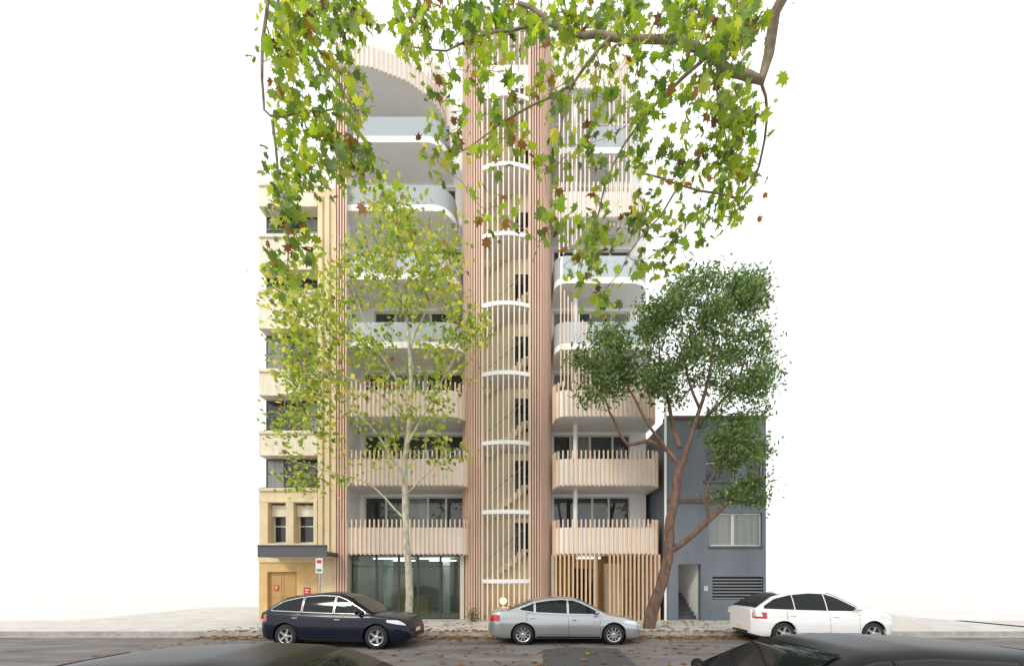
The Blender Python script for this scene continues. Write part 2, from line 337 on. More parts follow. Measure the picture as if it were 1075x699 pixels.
for k in range(2):
    a = d0+k*(d1-d0)/2; b = a+(d1-d0)/2
    d = MB().box(a+.01, b-.01, 18.5, 18.56, .16, 2.33).box(a+.12, b-.12, 18.485, 18.5, .35, 1.05).box(a+.12, b-.12, 18.485, 18.5, 1.2, 2.15).build('door', M['ydoor'], A)
    MB().tube([(b-.1 if k == 0 else a+.1, 18.45, 1.0), (b-.1 if k == 0 else a+.1, 18.45, 1.3)], .015, 6).build('handle', M['steel'], d)
CL = -10.75
MB().box(CL, xz(343, 17), 17.0, 18.24, 3.02, 3.2).build('canopy', M['dframe'], A)
MB().box(CL-.03, xz(343, 17)+.03, 16.94, 16.998, 2.95, 3.42).box(CL-.03, xz(343, 17)+.03, 16.9, 17.0, 3.423, 3.47).build('canopy_fascia', M['greyd'], A)
MB().box(CL+.05, xz(341, 17), 17.1, 18.2, 2.97, 3.018).build('canopy_soffit', M['ypale'], A)
def plate(name, lab, cat, x, y, z, w, h, m, m2):
    t = thing(name, lab, cat, (x, y, z))
    MB().box(x-w/2, x+w/2, y-.02, y, z, z+h).build('board', m, t)
    q = MB(); q.box(x-w*.3, x+w*.3, y-.024, y-.02, z+h*.62, z+h*.78); q.box(x-w*.3, x+w*.2, y-.024, y-.02, z+h*.3, z+h*.42); q.build('lettering', m2, t); return t
plate('wall_sign', 'small square red sign on the ochre wall under the canopy', 'sign', xz(322), 18.338, 1.3, .3, .34, M['signr'], M['signw'])
plate('wall_sign', 'small red and white notice fixed low on the ochre doors', 'sign', xz(288), 18.48, 1.5, .2, .24, M['signr'], M['signw'])

# ---------------------------------------------------------------- grey building on the right
G = thing('grey_building', 'low slate grey rendered building with a doorway, louvres and white framed windows', 'building', (9.3, 18.3, .15))
GL, GR = 7.06, 11.62; ZT = zz(440)
def opening_wall(x0, x1, y0, y1, z0, z1, holes):
    mb = MB(); xs = sorted({x0, x1, *[h[0] for h in holes], *[h[1] for h in holes]}); zs = sorted({z0, z1, *[h[2] for h in holes], *[h[3] for h in holes]})
    for i in range(len(xs)-1):
        for j in range(len(zs)-1):
            mx, mz = (xs[i]+xs[i+1])/2, (zs[j]+zs[j+1])/2
            if not any(h[0] < mx < h[1] and h[2] < mz < h[3] for h in holes): mb.box(xs[i], xs[i+1], y0, y1, zs[j], zs[j+1])
    return mb
hd = (xz(712), xz(736), .15, zz(592)); hv = (xz(748), 11.5, zz(629), zz(605)); hw1 = (xz(745), 11.45, zz(573), zz(538)); hw2 = (xz(741), xz(772), zz(505), zz(466)); hw3 = (xz(784), 11.5, zz(505), zz(466))
opening_wall(GL, GR, 18.3, 18.6, .15, ZT, [hd, hv, hw1, hw2, hw3]).build('wall', M['grey'], G)
MB().box(GL, GL+.2, 18.6, 26, .15, ZT).box(GR-.2, GR, 18.6, 26, .15, ZT).box(GL+.2, GR-.2, 25.8, 26, .15, ZT).box(GL+.2, GR-.2, 18.6, 25.8, ZT-.4, ZT-.2).build('side_wall', M['grey'], G)
MB().box(GL-.02, GR+.02, 18.22, 18.7, ZT, ZT+.14).build('coping', M['brick'], G)
MB().box(GL, GR, 18.25, 18.297, zz(528), zz(524)).build('string_course', M['brick'], G)
window(G, hw1[0]+.003, hw1[0]+1.1, 18.42, hw1[2]+.003, hw1[3]-.003, M['frame'], M['glassl'], .07)
window(G, hw1[0]+1.105, hw1[1]-.003, 18.42, hw1[2]+.003, hw1[3]-.003, M['frame'], M['glassl'], .07)
for h in (hw2, hw3): window(G, h[0]+.003, h[1]-.003, 18.42, h[2]+.003, h[3]-.003, M['frame'], M['glassd'], .05, (.5,))
for h in (hw1, hw2, hw3): MB().box(h[0]-.05, h[1]+.02, 18.24, 18.297, h[2]-.1, h[2]).build('sill', M['greyd'], G)
lv = MB()
for k in range(7):
    z = hv[2]+.03+k*(hv[3]-hv[2]-.04)/7; lv.box(hv[0]+.03, hv[1]-.03, 18.33, 18.40, z, z+.055)
lv.build('louvre_vent', M['greym'], G)
MB().box(hv[0], hv[1], 18.5, 18.55, hv[2], hv[3]).build('vent_backing', M['black'], G)
rc = MB(); rc.box(hd[0]-.15, hd[0], 18.6, 21.5, .15, 3.2); rc.box(hd[1], hd[1]+.15, 18.6, 21.5, .15, 3.2); rc.box(hd[0], hd[1], 21.3, 21.5, .15, 3.2); rc.box(hd[0], hd[1], 18.6, 21.3, 3.0, 3.2)
rc.build('porch', M['white'], G)
st = MB()
for k in range(7): st.box(hd[0]+.005, hd[1]-.005, 18.75+k*.27, 21.29, .15+k*.17, .15+(k+1)*.17-.002)
st.build('steps', M['greyd'], G)
MB().tube([(hd[0]+.1, 18.8, 1.0), (hd[0]+.1, 20.6, 2.1)], .025, 8).build('handrail', M['steel'], G)
plate('number_plaque', 'small pale plaque on the grey wall beside the doorway', 'sign', xz(741), 18.298, 1.5, .16, .2, M['signw'], M['greyd'])

# ---------------------------------------------------------------- street furniture
S = thing('street_sign', 'thin steel sign post with a small white plate at the kerb', 'sign', (-7.16, 14.9, .15))
MB().tube([(-7.16, 14.9, .15), (-7.16, 14.9, 2.85)], .028, 10).build('post', M['steel'], S, smooth=40)
MB().box(-7.29, -7.03, 14.85, 14.865, 2.25, 2.8).build('board', M['signw'], S)
MB().box(-7.25, -7.07, 14.846, 14.85, 2.62, 2.74).build('red_band', M['signr'], S)
MB().box(-7.25, -7.07, 14.846, 14.85, 2.32, 2.4).build('green_band', M['signg'], S)

# ---------------------------------------------------------------- cars
def smoothprof(pts, ks=13):
    pts = sorted(pts); xs = np.linspace(pts[0][0]-.4, pts[-1][0]+.4, 700); v = np.interp(xs, [p[0] for p in pts], [p[1] for p in pts])
    k = np.ones(ks)/ks; vp = np.pad(v, ks, mode='edge')
    for _ in range(2): vp = np.convolve(vp, k, 'same')
    v = vp[ks:-ks]
    return lambda x: np.interp(x, xs, v)
FR = [0, .04, .14, .32, .55, .66, .80, .93, .985, 1.0]; FY = [.92, .955, .985, 1.0, 1.0, .985, .972, .945, .90, .82]
def make_car(label, loc, rz, paint, L=4.8, W=1.82, top=None, bot=None, cab=None, axles=(1.48, -1.32), wr=.325, pillars=(.08, -.95), chrome=True, wellr=.385, spokes=10, name='parked_car'):
    t = thing(name, label, 'car', loc, rz, 'cars parked along the two kerbs')
    hl = L/2; top = smoothprof(top); bot = smoothprof(bot, 7); cabp = smoothprof(cab, 11)
    def hw(x):
        u = min(1, abs(x)/hl); e = hl-abs(x); f = 1-.05*u**3
        if e < .42: f *= 1-.30*(1-max(e, 0)/.42)**2.2
        return W/2*f
    def arch(x):
        z = -1
        for a in axles:
            if abs(x-a) < wellr: z = max(z, wr+math.sqrt(wellr**2-(x-a)**2))
        return z
    def side(x, z):
        b, tp = bot(x), top(x); return hw(x)*float(np.interp((z-b)/(tp-b), FR, FY))
    xs = set(np.round(np.linspace(-hl, hl, 110), 4))
    for a in axles:
        for k in range(0, 25): xs.add(round(a-wellr+2*wellr*k/24, 4))
        xs.add(a-wellr-.003); xs.add(a+wellr+.003)
    for e in (.01, .025, .05): xs.add(hl-e); xs.add(-hl+e)
    xs = sorted(xs); rows = []
    fr = np.array([0, .04, .09, .14, .2, .26, .32, .4, .47, .55, .60, .66, .73, .80, .87, .93, .96, .985, 1.])
    for x in xs:
        b, tp, w, ar = bot(x), top(x), hw(x), arch(x); half = [(0, b), (w*.5, b)]
        for q in fr: half.append((w*float(np.interp(q, FR, FY)), b+q*(tp-b)))
        half += [(w*.66, tp+.012), (w*.4, tp+.022), (0, tp+.028)]
        half = [(y, max(z, ar)) for y, z in half]
        rows.append([(x, y, z) for y, z in half]+[(x, -y, z) for y, z in half[-2:0:-1]])
    n = len(rows[0]); mb = MB(); vs = [p for r in rows for p in r]
    fs = [(i*n+j, i*n+(j+1)%n, (i+1)*n+(j+1)%n, (i+1)*n+j) for i in range(len(rows)-1) for j in range(n)]
    fs += [tuple(range(n))[::-1], tuple((len(rows)-1)*n+j for j in range(n))]
    mb.add(vs, fs).build('body', paint, t, smooth=32, world=False)
    belt = lambda x: top(x)-.01
    zb0 = belt(0); wb = W/2*.86; f = lambda z: wb-(z-zb0)*.34-max(0, z-zb0-.3)*.16
    cx0, cx1 = min(p[0] for p in cab), max(p[0] for p in cab); rows = []
    for x in np.linspace(cx0, cx1, 70):
        zr = cabp(x); z0 = zb0-.15; zr = max(zr, z0+.06)
        half = [(f(z0), z0)]+[(f(z), z) for z in np.linspace(z0+.02, zr-.055, 6)]+[(f(zr)-.02, zr-.025), (f(zr)-.07, zr-.006), (f(zr)*.6, zr+.006), (0, zr+.012)]
        rows.append([(x, y, z) for y, z in half]+[(x, -y, z) for y, z in half[-2::-1]])
    n = len(rows[0]); mb = MB().grid(rows); mb.f += [tuple(range(n)), tuple((len(rows)-1)*n+j for j in range(n))[::-1]]
    mb.build('cabin', paint, t, smooth=38, world=False)
    ok = [x for x in np.linspace(cx0, cx1, 400) if cabp(x)-.085 > belt(x)+.06]
    xa, xb = ok[0]+.06, ok[-1]-.04
    cuts = [xb]+[p for p in pillars]+[xa]
    names = ['front_window', 'rear_window', 'quarter_window']
    for i in range(len(cuts)-1):
        b_, a_ = cuts[i]-(.03 if i else 0), cuts[i+1]+(.03 if i < len(cuts)-2 else 0)
        if b_-a_ < .12: continue
        for s in (-1, 1):
            for off, m, g, nm in ((.003, M['chrome'] if chrome else M['black'], .014, 'window_trim'), (.007, M['carglass'], 0, names[i])):
                pts = []
                for x in np.linspace(a_-g, b_+g, 24):
                    lo, hi = belt(x)+.035-g, cabp(x)-.085+g; hi = max(hi, lo+.012)
                    pts.append([(x, s*(f(z)+off), z) for z in np.linspace(lo, hi, 6)])
                if s > 0: pts = pts[::-1]
                MB().grid(pts).build(nm, m, t, smooth=60, world=False)
    zt = max(p[1] for p in cab)
    def screen(x0, x1, nm):
        pts = []
        for x in np.linspace(x0, x1, 14):
            z = cabp(x); pts.append([(x+(.006 if x > 0 else -.006), y*(f(z)-.085), z+.013+.004*(1-y*y)) for y in np.linspace(-1, 1, 9)])
        MB().grid(pts).build(nm, M['carglass'], t, smooth=60, world=False)
    xs_ = np.linspace(.0, cx1, 300); fx = [x for x in xs_ if belt(x)+.04 < cabp(x) < zt-.07]; screen(fx[0], fx[-1], 'windscreen')
    xs_ = np.linspace(cx0, -.2, 300); fx = [x for x in xs_ if max(belt(x)+.04, zb0+.08) < cabp(x) < zt-.10]; screen(fx[0], fx[-1], 'rear_windscreen')
    def patch(nm, m, x0, x1, zlo, zhi, off, sides=(-1, 1), nx=16, nz=8, parent=t):
        out = []
        for s in sides:
            pts = []
            for x in np.linspace(x0, x1, nx):
                lo = zlo(x) if callable(zlo) else zlo; hi = zhi(x) if callable(zhi) else zhi; lo = max(lo, arch(x)+.03 if arch(x) > 0 else lo); hi = max(hi, lo+.002)
                pts.append([(x, s*(side(x, z)+off), z) for z in np.linspace(lo, hi, nz)])
            if s > 0: pts = pts[::-1]
            out.append(MB().grid(pts).build(nm, m, parent, smooth=50, world=False))
        return out
    fd0, fd1 = pillars[0]-.0, axles[0]-wellr-.05; rd0 = axles[1]+.12
    zl = lambda x: bot(x)+.13
    zh = lambda x: top(x)-.035
    for a, b, nm in ((fd0+.006, fd1, 'front_door'), (rd0, fd0-.006, 'rear_door')):
        patch('door_seam', M['black'], a-.012, b+.012, lambda x: zl(x)-.012, lambda x: zh(x)+.01, .0018, nx=26)
        ds = patch(nm, paint, a, b, zl, zh, .0045, nx=26)
        for s, d in zip((-1, 1), ds):
            hx = a+.16; hz = top(hx)-.16
            MB().tube([(hx-.08, s*(side(hx, hz)+.012), hz), (hx-.04, s*(side(hx, hz)+.035), hz+.004), (hx+.06, s*(side(hx, hz)+.035), hz+.004), (hx+.1, s*(side(hx, hz)+.012), hz)], .013, 6).build('handle', M['chrome'] if chrome else paint, d, world=False)
    patch('sill_trim', M['black'], axles[1]+wellr+.03, axles[0]-wellr-.03, lambda x: bot(x)+.015, lambda x: bot(x)+.075, .006)
    zf = top(hl-.35)
    patch('headlight', M['lamp'], hl-.62, hl-.09, lambda x: zf-.20+.10*(hl-x-.09)/.53, lambda x: min(top(x)-.03, zf-.05+.03*(hl-x)), .006)
    zr_ = top(-hl+.25)
    patch('tail_light', M['red'], -hl+.03, -hl+.36, lambda x: zr_-.30, lambda x: min(top(x)-.05, zr_-.10), .006)
    hf = hw(hl)*.9
    MB().box(hl-.02, hl+.008, -hf*.62, hf*.62, bot(hl)+.17, top(hl)-.03).build('grille', M['black'], t, world=False)
    MB().box(hl-.02, hl+.012, -.55, .55, bot(hl)+.02, bot(hl)+.11).build('lower_grille', M['black'], t, world=False)
    MB().box(hl+.012, hl+.02, -.19, .19, bot(hl)+.16, bot(hl)+.27).build('number_plate', M['plate'], t, world=False)
    MB().box(-hl-.012, -hl+.01, -.19, .19, bot(-hl)+.12, bot(-hl)+.23).build('number_plate', M['plate'], t, world=False)
    MB().box(-hl-.006, -hl+.05, -hf*.8, hf*.8, bot(-hl)+.0, bot(-hl)+.07).build('rear_bumper_trim', M['black'], t, world=False)
    MB().box(-hl+.25, hl-.25, -W/2+.27, W/2-.27, .17, min(top(axles[0]), .8)-.08).build('underbody', M['black'], t, world=False)
    for s in (-1, 1):
        mx = axles[0]-wellr-.14
        q = MB().ball((mx, s*(W/2+.05), belt(mx)+.10), (.075, .11, .075), 12, 8); q.box(mx-.02, mx+.03, min(s*(W/2-.12), s*(W/2+.02)), max(s*(W/2-.12), s*(W/2+.02)), belt(mx)+.03, belt(mx)+.06)
        q.build('side_mirror', paint, t, smooth=50, world=False)
    for a in axles:
        for s in (-1, 1):
            y0 = s*(W/2-.025); MB().lathe_y([(wellr-.004, s*-.0), (wellr-.004, -s*.27), (.02, -s*.27)], 30, (a, s*(W/2-.05), wr)).build('wheel_arch', M['black'], t, world=False)
            wh = MB().lathe_y([(.215, -s*.02), (.23, -s*.0), (wr-.05, -s*.0), (wr-.012, -s*.02), (wr, -s*.05), (wr, -s*.16), (wr-.02, -s*.2), (.2, -s*.21)], 36, (a, y0, wr)).build('wheel', M['tyre'], t, smooth=50, world=False)
            rm = MB().lathe_y([(.228, -s*.012), (.222, -s*.004), (.205, -s*.012), (.2, -s*.1), (.195, -s*.18)], 36, (a, y0, wr))
            for k in range(spokes):
                an = 2*math.pi*k/spokes; c_, s_ = math.cos(an), math.sin(an); ww = .022 if spokes > 7 else .036
                q = []
                for rr, hw_, yy in ((.03, ww*1.1, -.02), (.21, ww*.75, -.015)):
                    for sg in (-1, 1): q.append((a+rr*c_-sg*hw_*s_, y0+s*yy, wr+rr*s_+sg*hw_*c_))
                for rr, hw_, yy in ((.03, ww*1.1, -.05), (.21, ww*.75, -.05)):
                    for sg in (-1, 1): q.append((a+rr*c_-sg*hw_*s_, y0+s*yy, wr+rr*s_+sg*hw_*c_))
                rm.add(q, [(0,1,3,2), (4,6,7,5), (0,2,6,4), (1,5,7,3)])
            rm.lathe_y([(.0, -s*.012), (.035, -s*.012), (.045, -s*.02), (.045, -s*.06)], 16, (a, y0, wr))
            rm.build('rim', M['rim'], wh, smooth=40, world=False)
            MB().lathe_y([(.0, -s*.09), (.195, -s*.09)], 24, (a, y0, wr)).build('brake_disc', M['black'], wh, world=False)
    return t
botS = [(-2.4,.40),(-2.3,.27),(-2.0,.21),(1.9,.19),(2.25,.21),(2.4,.26)]
topS = [(-2.4,.74),(-2.37,.92),(-2.28,1.0),(-2.1,1.045),(-1.5,1.06),(-.9,.98),(0,.94),(1.0,.925),(1.25,.93),(1.9,.83),(2.2,.74),(2.34,.62),(2.4,.50)]
cabS = [(-1.95,1.03),(-1.65,1.12),(-1.0,1.36),(-.6,1.43),(-.1,1.465),(.25,1.44),(.5,1.37),(1.35,.94)]
botW = [(-2.35,.42),(-2.25,.28),(-2.0,.22),(1.9,.20),(2.2,.22),(2.35,.28)]
topW = [(-2.35,.72),(-2.33,.9),(-2.25,1.0),(-2.1,1.02),(-1.0,1.0),(0,.965),(1.0,.95),(1.2,.96),(1.85,.88),(2.15,.78),(2.3,.64),(2.35,.52)]
cabW = [(-2.2,1.0),(-2.05,1.14),(-1.75,1.36),(-1.3,1.43),(-.3,1.48),(.2,1.455),(.45,1.39),(1.3,.97)]
topU = [(-2.35,.74),(-2.33,.95),(-2.26,1.06),(-2.1,1.08),(-1.0,1.04),(0,1.01),(1.0,1.0),(1.2,1.01),(1.8,.95),(2.1,.86),(2.28,.72),(2.35,.56)]
cabU = [(-2.2,1.06),(-1.95,1.22),(-1.55,1.45),(-1.0,1.57),(-.4,1.62),(.1,1.60),(.4,1.50),(1.28,1.02)]
up = lambda pts, k: [(x, z*k) for x, z in pts]
make_car('silver four door sedan parked at the far kerb before the entrance', (1.66, 13.2, 0), 0, M['silver'], 4.8, 1.82, topS, botS, cabS)
make_car('dark navy rounded family car parked at the far kerb before the shopfront', (-5.25, 12.6, 0), math.radians(-6), M['navy'], 4.7, 1.86, topU, up(botW, 1.1), cabU, (1.42, -1.38), .35, (.06, -.95), wellr=.405, spokes=5)
make_car('white hatchback parked at the far kerb in front of the grey building', (9.85, 13.35, 0), 0, M['wpaint'], 4.5, 1.84, up(topU, 1.02), up(botW, 1.1), up(cabU, 1.02), (1.42, -1.38), .34, (.06, -.95), chrome=False, wellr=.40, spokes=5)
make_car('black car nearest the camera, parked at the near kerb pointing to the right', (-2.05, 3.45, 0), 0, M['kpaint'], 4.7, 1.80, up(topW, .97), botW, up(cabW, .965), (1.42, -1.38), .33, (.06, -.95), chrome=False, wellr=.39, spokes=7)
make_car('black car nearest the camera, parked at the near kerb pointing to the left', (3.10, 3.80, 0), math.pi, M['kpaint'], 4.7, 1.80, up(topW, .99), botW, up(cabW, 1.0), (1.42, -1.38), .33, (.06, -.95), chrome=False, wellr=.39, spokes=7)

# ---------------------------------------------------------------- trees
PLEAF = [(0,-.38),(.10,-.30),(.34,-.40),(.30,-.22),(.58,-.06),(.38,.02),(.52,.34),(.24,.22),(.14,.34),(0,.66),(-.14,.34),(-.24,.22),(-.52,.34),(-.38,.02),(-.58,-.06),(-.30,-.22),(-.34,-.40),(-.10,-.30)]
def tmpl_plane():
    v = [(0, -.08, 0)]+[(x, y, -.26*(abs(x)**1.5+max(0, y)**2)) for x, y in PLEAF]+[(.012, -.38, 0), (-.012, -.38, 0), (-.01, -.85, .1), (.01, -.85, .1)]
    n = len(PLEAF); return np.array(v, float), [(0, 1+i, 1+(i+1)%n) for i in range(n)]+[(n+1, n+2, n+3, n+4)]
def tmpl_small():
    v = [(0,-.5,0),(.38,-.22,-.06),(.5,.15,-.1),(.1,.2,0),(0,.55,-.08),(-.1,.2,0),(-.5,.15,-.1),(-.38,-.22,-.06)]
    return np.array(v, float), [(0,1,2,3),(0,3,5),(3,4,5),(0,5,6,7)]
def tmpl_narrow():
    return np.array([(0,-.5,0),(.2,0,-.03),(0,.5,.03),(-.2,0,-.03)], float), [(0,1,2),(0,2,3)]
def leaves(name, cen, size, cols, tm, parent, m, up=.6):
    T, Fc = tm; N = len(cen); nrm = rng.normal(size=(N,3))*.8; nrm[:,2] += up; nrm /= np.linalg.norm(nrm, axis=1)[:,None]
    a = rng.normal(size=(N,3)); a[:,2] -= .7; a -= nrm*np.sum(a*nrm, 1)[:,None]; a /= np.linalg.norm(a, axis=1)[:,None]; b = np.cross(a, nrm)
    V = cen[:,None,:]+size[:,None,None]*(T[None,:,0,None]*b[:,None,:]+T[None,:,1,None]*a[:,None,:]+T[None,:,2,None]*nrm[:,None,:])
    k = len(T); off = Vector((0,0,0)); p = parent
    while p is not None: off += p.location; p = p.parent
    V = V.reshape(-1,3)-np.array(off); me = bpy.data.meshes.new(name)
    fs = [tuple(j+i*k for j in f) for i in range(N) for f in Fc]
    me.from_pydata(V.tolist(), [], fs)
    ca = me.color_attributes.new('Col', 'FLOAT_COLOR', 'POINT'); cc = np.ones((N*k,4)); cc[:,:3] = np.repeat(cols, k, axis=0); ca.data.foreach_set('color', cc.ravel())
    me.materials.append(m); o = bpy.data.objects.new(name, me); C.objects.link(o)
    if parent: o.parent = parent
    return o
def catmull(pts, step):
    pts = np.array(pts, float); q = [pts[0]*2-pts[1]]+list(pts)+[pts[-1]*2-pts[-2]]; out = []
    for i in range(1, len(q)-2):
        n = max(2, int(np.linalg.norm(q[i+1]-q[i])/step))
        for k in range(n):
            t = k/n; out.append(.5*((2*q[i])+(-q[i-1]+q[i+1])*t+(2*q[i-1]-5*q[i]+4*q[i+1]-q[i+2])*t*t+(-q[i-1]+3*q[i]-3*q[i+1]+q[i+2])*t**3))
    out.append(q[-2]); return np.array(out)
def sample(blobs, k=1.0):
    out = []
    for px, py, rx, ry, d, dd, n in blobs:
        for _ in range(int(n*k+.5)):
            a = rng.uniform(0, 2*math.pi); r = math.sqrt(rng.uniform(0, 1)); out.append(P(px+rx*r*math.cos(a), py+ry*r*math.sin(a), d+rng.uniform(-dd, dd)))
    return np.array(out)
def tree(name, label, loc, limbs, blobs, per, leafsize, colf, tm, bark, lm, twig=.02, scat=.3, step=.3, wob=.04, up=.6, along=.5, k=1.0):
    t = thing(name, label, 'tree', loc); mb = MB(); nodes = []; rads = []
    for i, (pts, r0, r1) in enumerate(limbs):
        q = catmull(pts, step); n = len(q); wv = rng.normal(size=(n,3))*wob; wv[0] = 0; wv = (wv+np.roll(wv, 1, 0)+np.roll(wv, -1, 0))/2; wv[0] = 0; q = q+wv
        r = np.linspace(r0, r1, n); mb.tube(q, r*(1+rng.normal(size=n)*.04), 12 if r0 > .08 else 7); nodes += list(q); rads += list(r)
    tg = sample(blobs, k); nd = np.array(nodes); rd = np.array(rads)
    dist = np.array([np.min(np.linalg.norm(nd-p, axis=1)) for p in tg]); order = np.argsort(dist); cen = []
    for j in order:
        p = tg[j]; dd = np.linalg.norm(nd-p, axis=1)+np.where(nd[:,2] > p[2]+.3, .35, 0); i = int(np.argmin(dd)); a = nd[i]; D = np.linalg.norm(p-a)
        if D < .05: continue
        mid = (a+p)/2+rng.normal(size=3)*D*.10; mid[2] += D*.05; q = catmull([a, mid, p], max(.08, D/6)); n = len(q)
        q[1:-1] += rng.normal(size=(n-2,3))*D*.02
        r = np.linspace(min(rd[i]*.7, twig*(.5+.5*min(1, D/1.5))), .0045 if twig < .03 else .006, n); mb.tube(q, r, 5, cap=False)
        nd = np.vstack([nd, q[2:]]); rd = np.r_[rd, r[2:]]
        for _ in range(max(1, int(rng.normal(per, per*.45)))):
            u = 1-rng.uniform(0, 1)**1.3*along; b = q[min(n-1, int(u*(n-1)+.5))]; cen.append(b+rng.normal(size=3)*scat*np.array([1, 1, .8]))
    cen = np.array(cen); N = len(cen); sz = leafsize*rng.uniform(.55, 1.3, N)
    mb.build('trunk', bark, t, smooth=60)
    leaves('crown', cen, sz, colf(cen, N), tm, t, lm, up)
    return t
def pick(N, pal, w):
    idx = rng.choice(len(pal), N, p=np.array(w)/sum(w)); c = np.array(pal)[idx]; return np.clip(c*rng.uniform(.65, 1.3, (N,1)), 0, 1)
colF = lambda c, N: pick(N, [(.18,.27,.035),(.26,.34,.04),(.09,.155,.025),(.38,.38,.06),(.22,.11,.032),(.12,.05,.02)], [.32,.28,.22,.11,.04,.03])
colY = lambda c, N: pick(N, [(.25,.33,.06),(.38,.42,.07),(.16,.24,.045),(.48,.43,.09),(.26,.17,.06)], [.35,.28,.2,.12,.05])
def colG(c, N): return pick(N, [(.095,.165,.045),(.14,.225,.06),(.055,.10,.03),(.21,.28,.09),(.23,.20,.08)], [.34,.28,.20,.13,.05])
# slender plane tree on the far footpath
D = 15.1
limbs = [([P(429,657,D),P(430,600,D),P(426,540,D),P(425,480,D),P(431,420,D),P(430,360,D),P(421,300,D),P(410,245,D),P(405,195,D)], .145, .02),
 ([P(425,500,D),P(395,455,D-.3),P(355,410,D-.5),P(325,360,D-.7)], .06, .014),
 ([P(426,545,D),P(390,510,D+.2),P(345,495,D+.3),P(292,478,D)], .045, .012),
 ([P(425,470,D),P(452,420,D-.3),P(478,370,D-.6),P(492,320,D-.6)], .055, .014),
 ([P(430,420,D),P(400,370,D+.4),P(372,310,D+.6),P(358,250,D+.6)], .05, .014),
 ([P(430,370,D),P(448,320,D+.3),P(466,270,D+.4),P(470,235,D+.4)], .045, .012),
 ([P(425,520,D),P(450,495,D-.4),P(480,470,D-.8)], .03, .01),
 ([P(424,330,D),P(400,285,D-.4),P(380,250,D-.6)], .03, .01),
 ([P(426,440,D),P(380,400,D-.8),P(335,395,D-1.2),P(300,420,D-1.2)], .04, .01)]
blobs = [(405,225,28,30,D,1,16),(440,250,30,28,D,1.2,16),(385,275,32,28,D,1.3,18),(460,285,24,28,D,1.2,11),(425,300,40,30,D,1.5,15),(350,300,30,35,D,1.2,14),
 (325,345,32,28,D-.5,1.2,20),(318,390,28,28,D-.7,1.2,18),(365,370,35,35,D,1.5,14),(480,345,24,35,D-.4,1.2,14),(470,395,28,30,D-.4,1.2,12),(410,380,35,40,D,1.6,9),
 (350,430,40,25,D-.3,1.4,13),(306,450,20,22,D-.5,1,9),(440,440,40,28,D-.3,1.5,9),(390,470,45,22,D,1.4,7),(322,500,36,16,D,1,9),(470,475,26,16,D-.4,1,5),(305,325,18,22,D-.5,.8,9)]
tree('plane_tree', 'slender plane tree with sparse yellow green leaves on the footpath before the shopfront', (xz(429,D), D, .15), limbs, blobs, 27, .178, colY, tmpl_small(), M['bark_p'], M['leaf'], .022, .32, .35, .03, k=1.05)
# leaning evergreen at right
D = 15.3
limbs = [([P(681,660,D),P(686,635,D),P(697,606,D),P(702,575,D),P(704,545,D),P(710,510,D),P(712,485,D)], .23, .14),
 ([P(702,580,D),P(722,566,D-.2),P(745,545,D-.3),P(772,520,D-.3),P(800,500,D-.2)], .13, .04),
 ([P(712,487,D),P(700,472,D),P(680,462,D+.1),P(660,466,D+.2),P(648,448,D+.2),P(635,415,D+.2)], .10, .025),
 ([P(711,500,D),P(722,465,D-.2),P(735,430,D-.2),P(745,390,D-.2),P(752,345,D-.2)], .12, .02),
 ([P(714,470,D),P(702,430,D+.2),P(694,390,D+.3),P(690,340,D+.2)], .09, .018),
 ([P(728,450,D),P(755,425,D),P(778,395,D),P(788,350,D)], .08, .018),
 ([P(700,472,D),P(676,440,D-.3),P(660,405,D-.3),P(640,370,D-.2)], .065, .015),
 ([P(745,545,D-.3),P(742,515,D-.4),P(757,485,D-.4),P(778,455,D-.4)], .065, .015),
 ([P(735,430,D-.2),P(722,395,D-.5),P(712,350,D-.6)], .06, .015)]
blobs = [(748,305,44,22,D,1.3,30),(775,342,32,38,D,1.5,34),(705,335,40,24,D,1.5,28),(655,352,38,16,D,1.2,22),(660,388,44,22,D,1.4,28),(735,380,50,28,D,1.5,32),
 (626,408,24,16,D,.8,11),(778,465,28,32,D-.4,1.1,30),(782,415,26,32,D,1.2,26),(700,418,50,18,D,1.2,16),(788,512,20,16,D-.3,.8,12),(640,375,30,18,D,1,11),(725,340,44,34,D-1,.6,16),(745,520,14,8,D,.5,3),(788,300,16,18,D,1,14),(802,380,10,44,D,1,14),(612,372,12,12,D,.7,4),(750,445,22,16,D,.8,6)]
tree('evergreen_tree', 'leaning dark evergreen tree with a reddish trunk before the grey building', (xz(681,D), D, .15), limbs, blobs, 78, .185, colG, tmpl_narrow(), M['bark_f'], M['leafs'], .025, .24, .3, .03)
# overhanging plane trees on the near footpath
limbs = [([(5.2,.9,.15),(5.15,.95,2.5),(5.05,1.0,5.0),(4.8,1.8,7.4),(4.4,3.0,9.2),(4.0,4.4,10.0),P(812,15,5.6),P(798,84,5.9),P(742,60,5.9),P(690,44,5.9),P(610,36,6.1),P(545,6,6.4)], .20, .026),
 ([P(798,84,5.9),P(804,125,6.3),P(800,175,6.7),P(780,208,7),P(752,204,7),P(715,192,7),P(672,182,7)], .02, .014),
 ([P(742,60,5.9),P(700,100,6.2),P(655,150,6.4),P(630,220,6.6),P(622,290,6.7)], .025, .007),
 ([P(640,40,6.0),P(600,85,6.1),P(560,112,6.2),P(510,135,6.4),P(478,158,6.5)], .025, .007),
 ([P(575,20,6.2),P(520,30,6.3),P(470,50,6.3),P(425,45,6.3)], .024, .007),
 ([P(600,85,6.1),P(585,150,6.1),P(580,220,6.2),P(560,275,6.2)], .018, .006),
 ([P(715,192,7),P(690,230,7),P(660,270,7),P(630,312,7)], .018, .006),
 ([P(742,60,5.9),P(755,110,6.2),P(762,160,6.6)], .018, .006)]
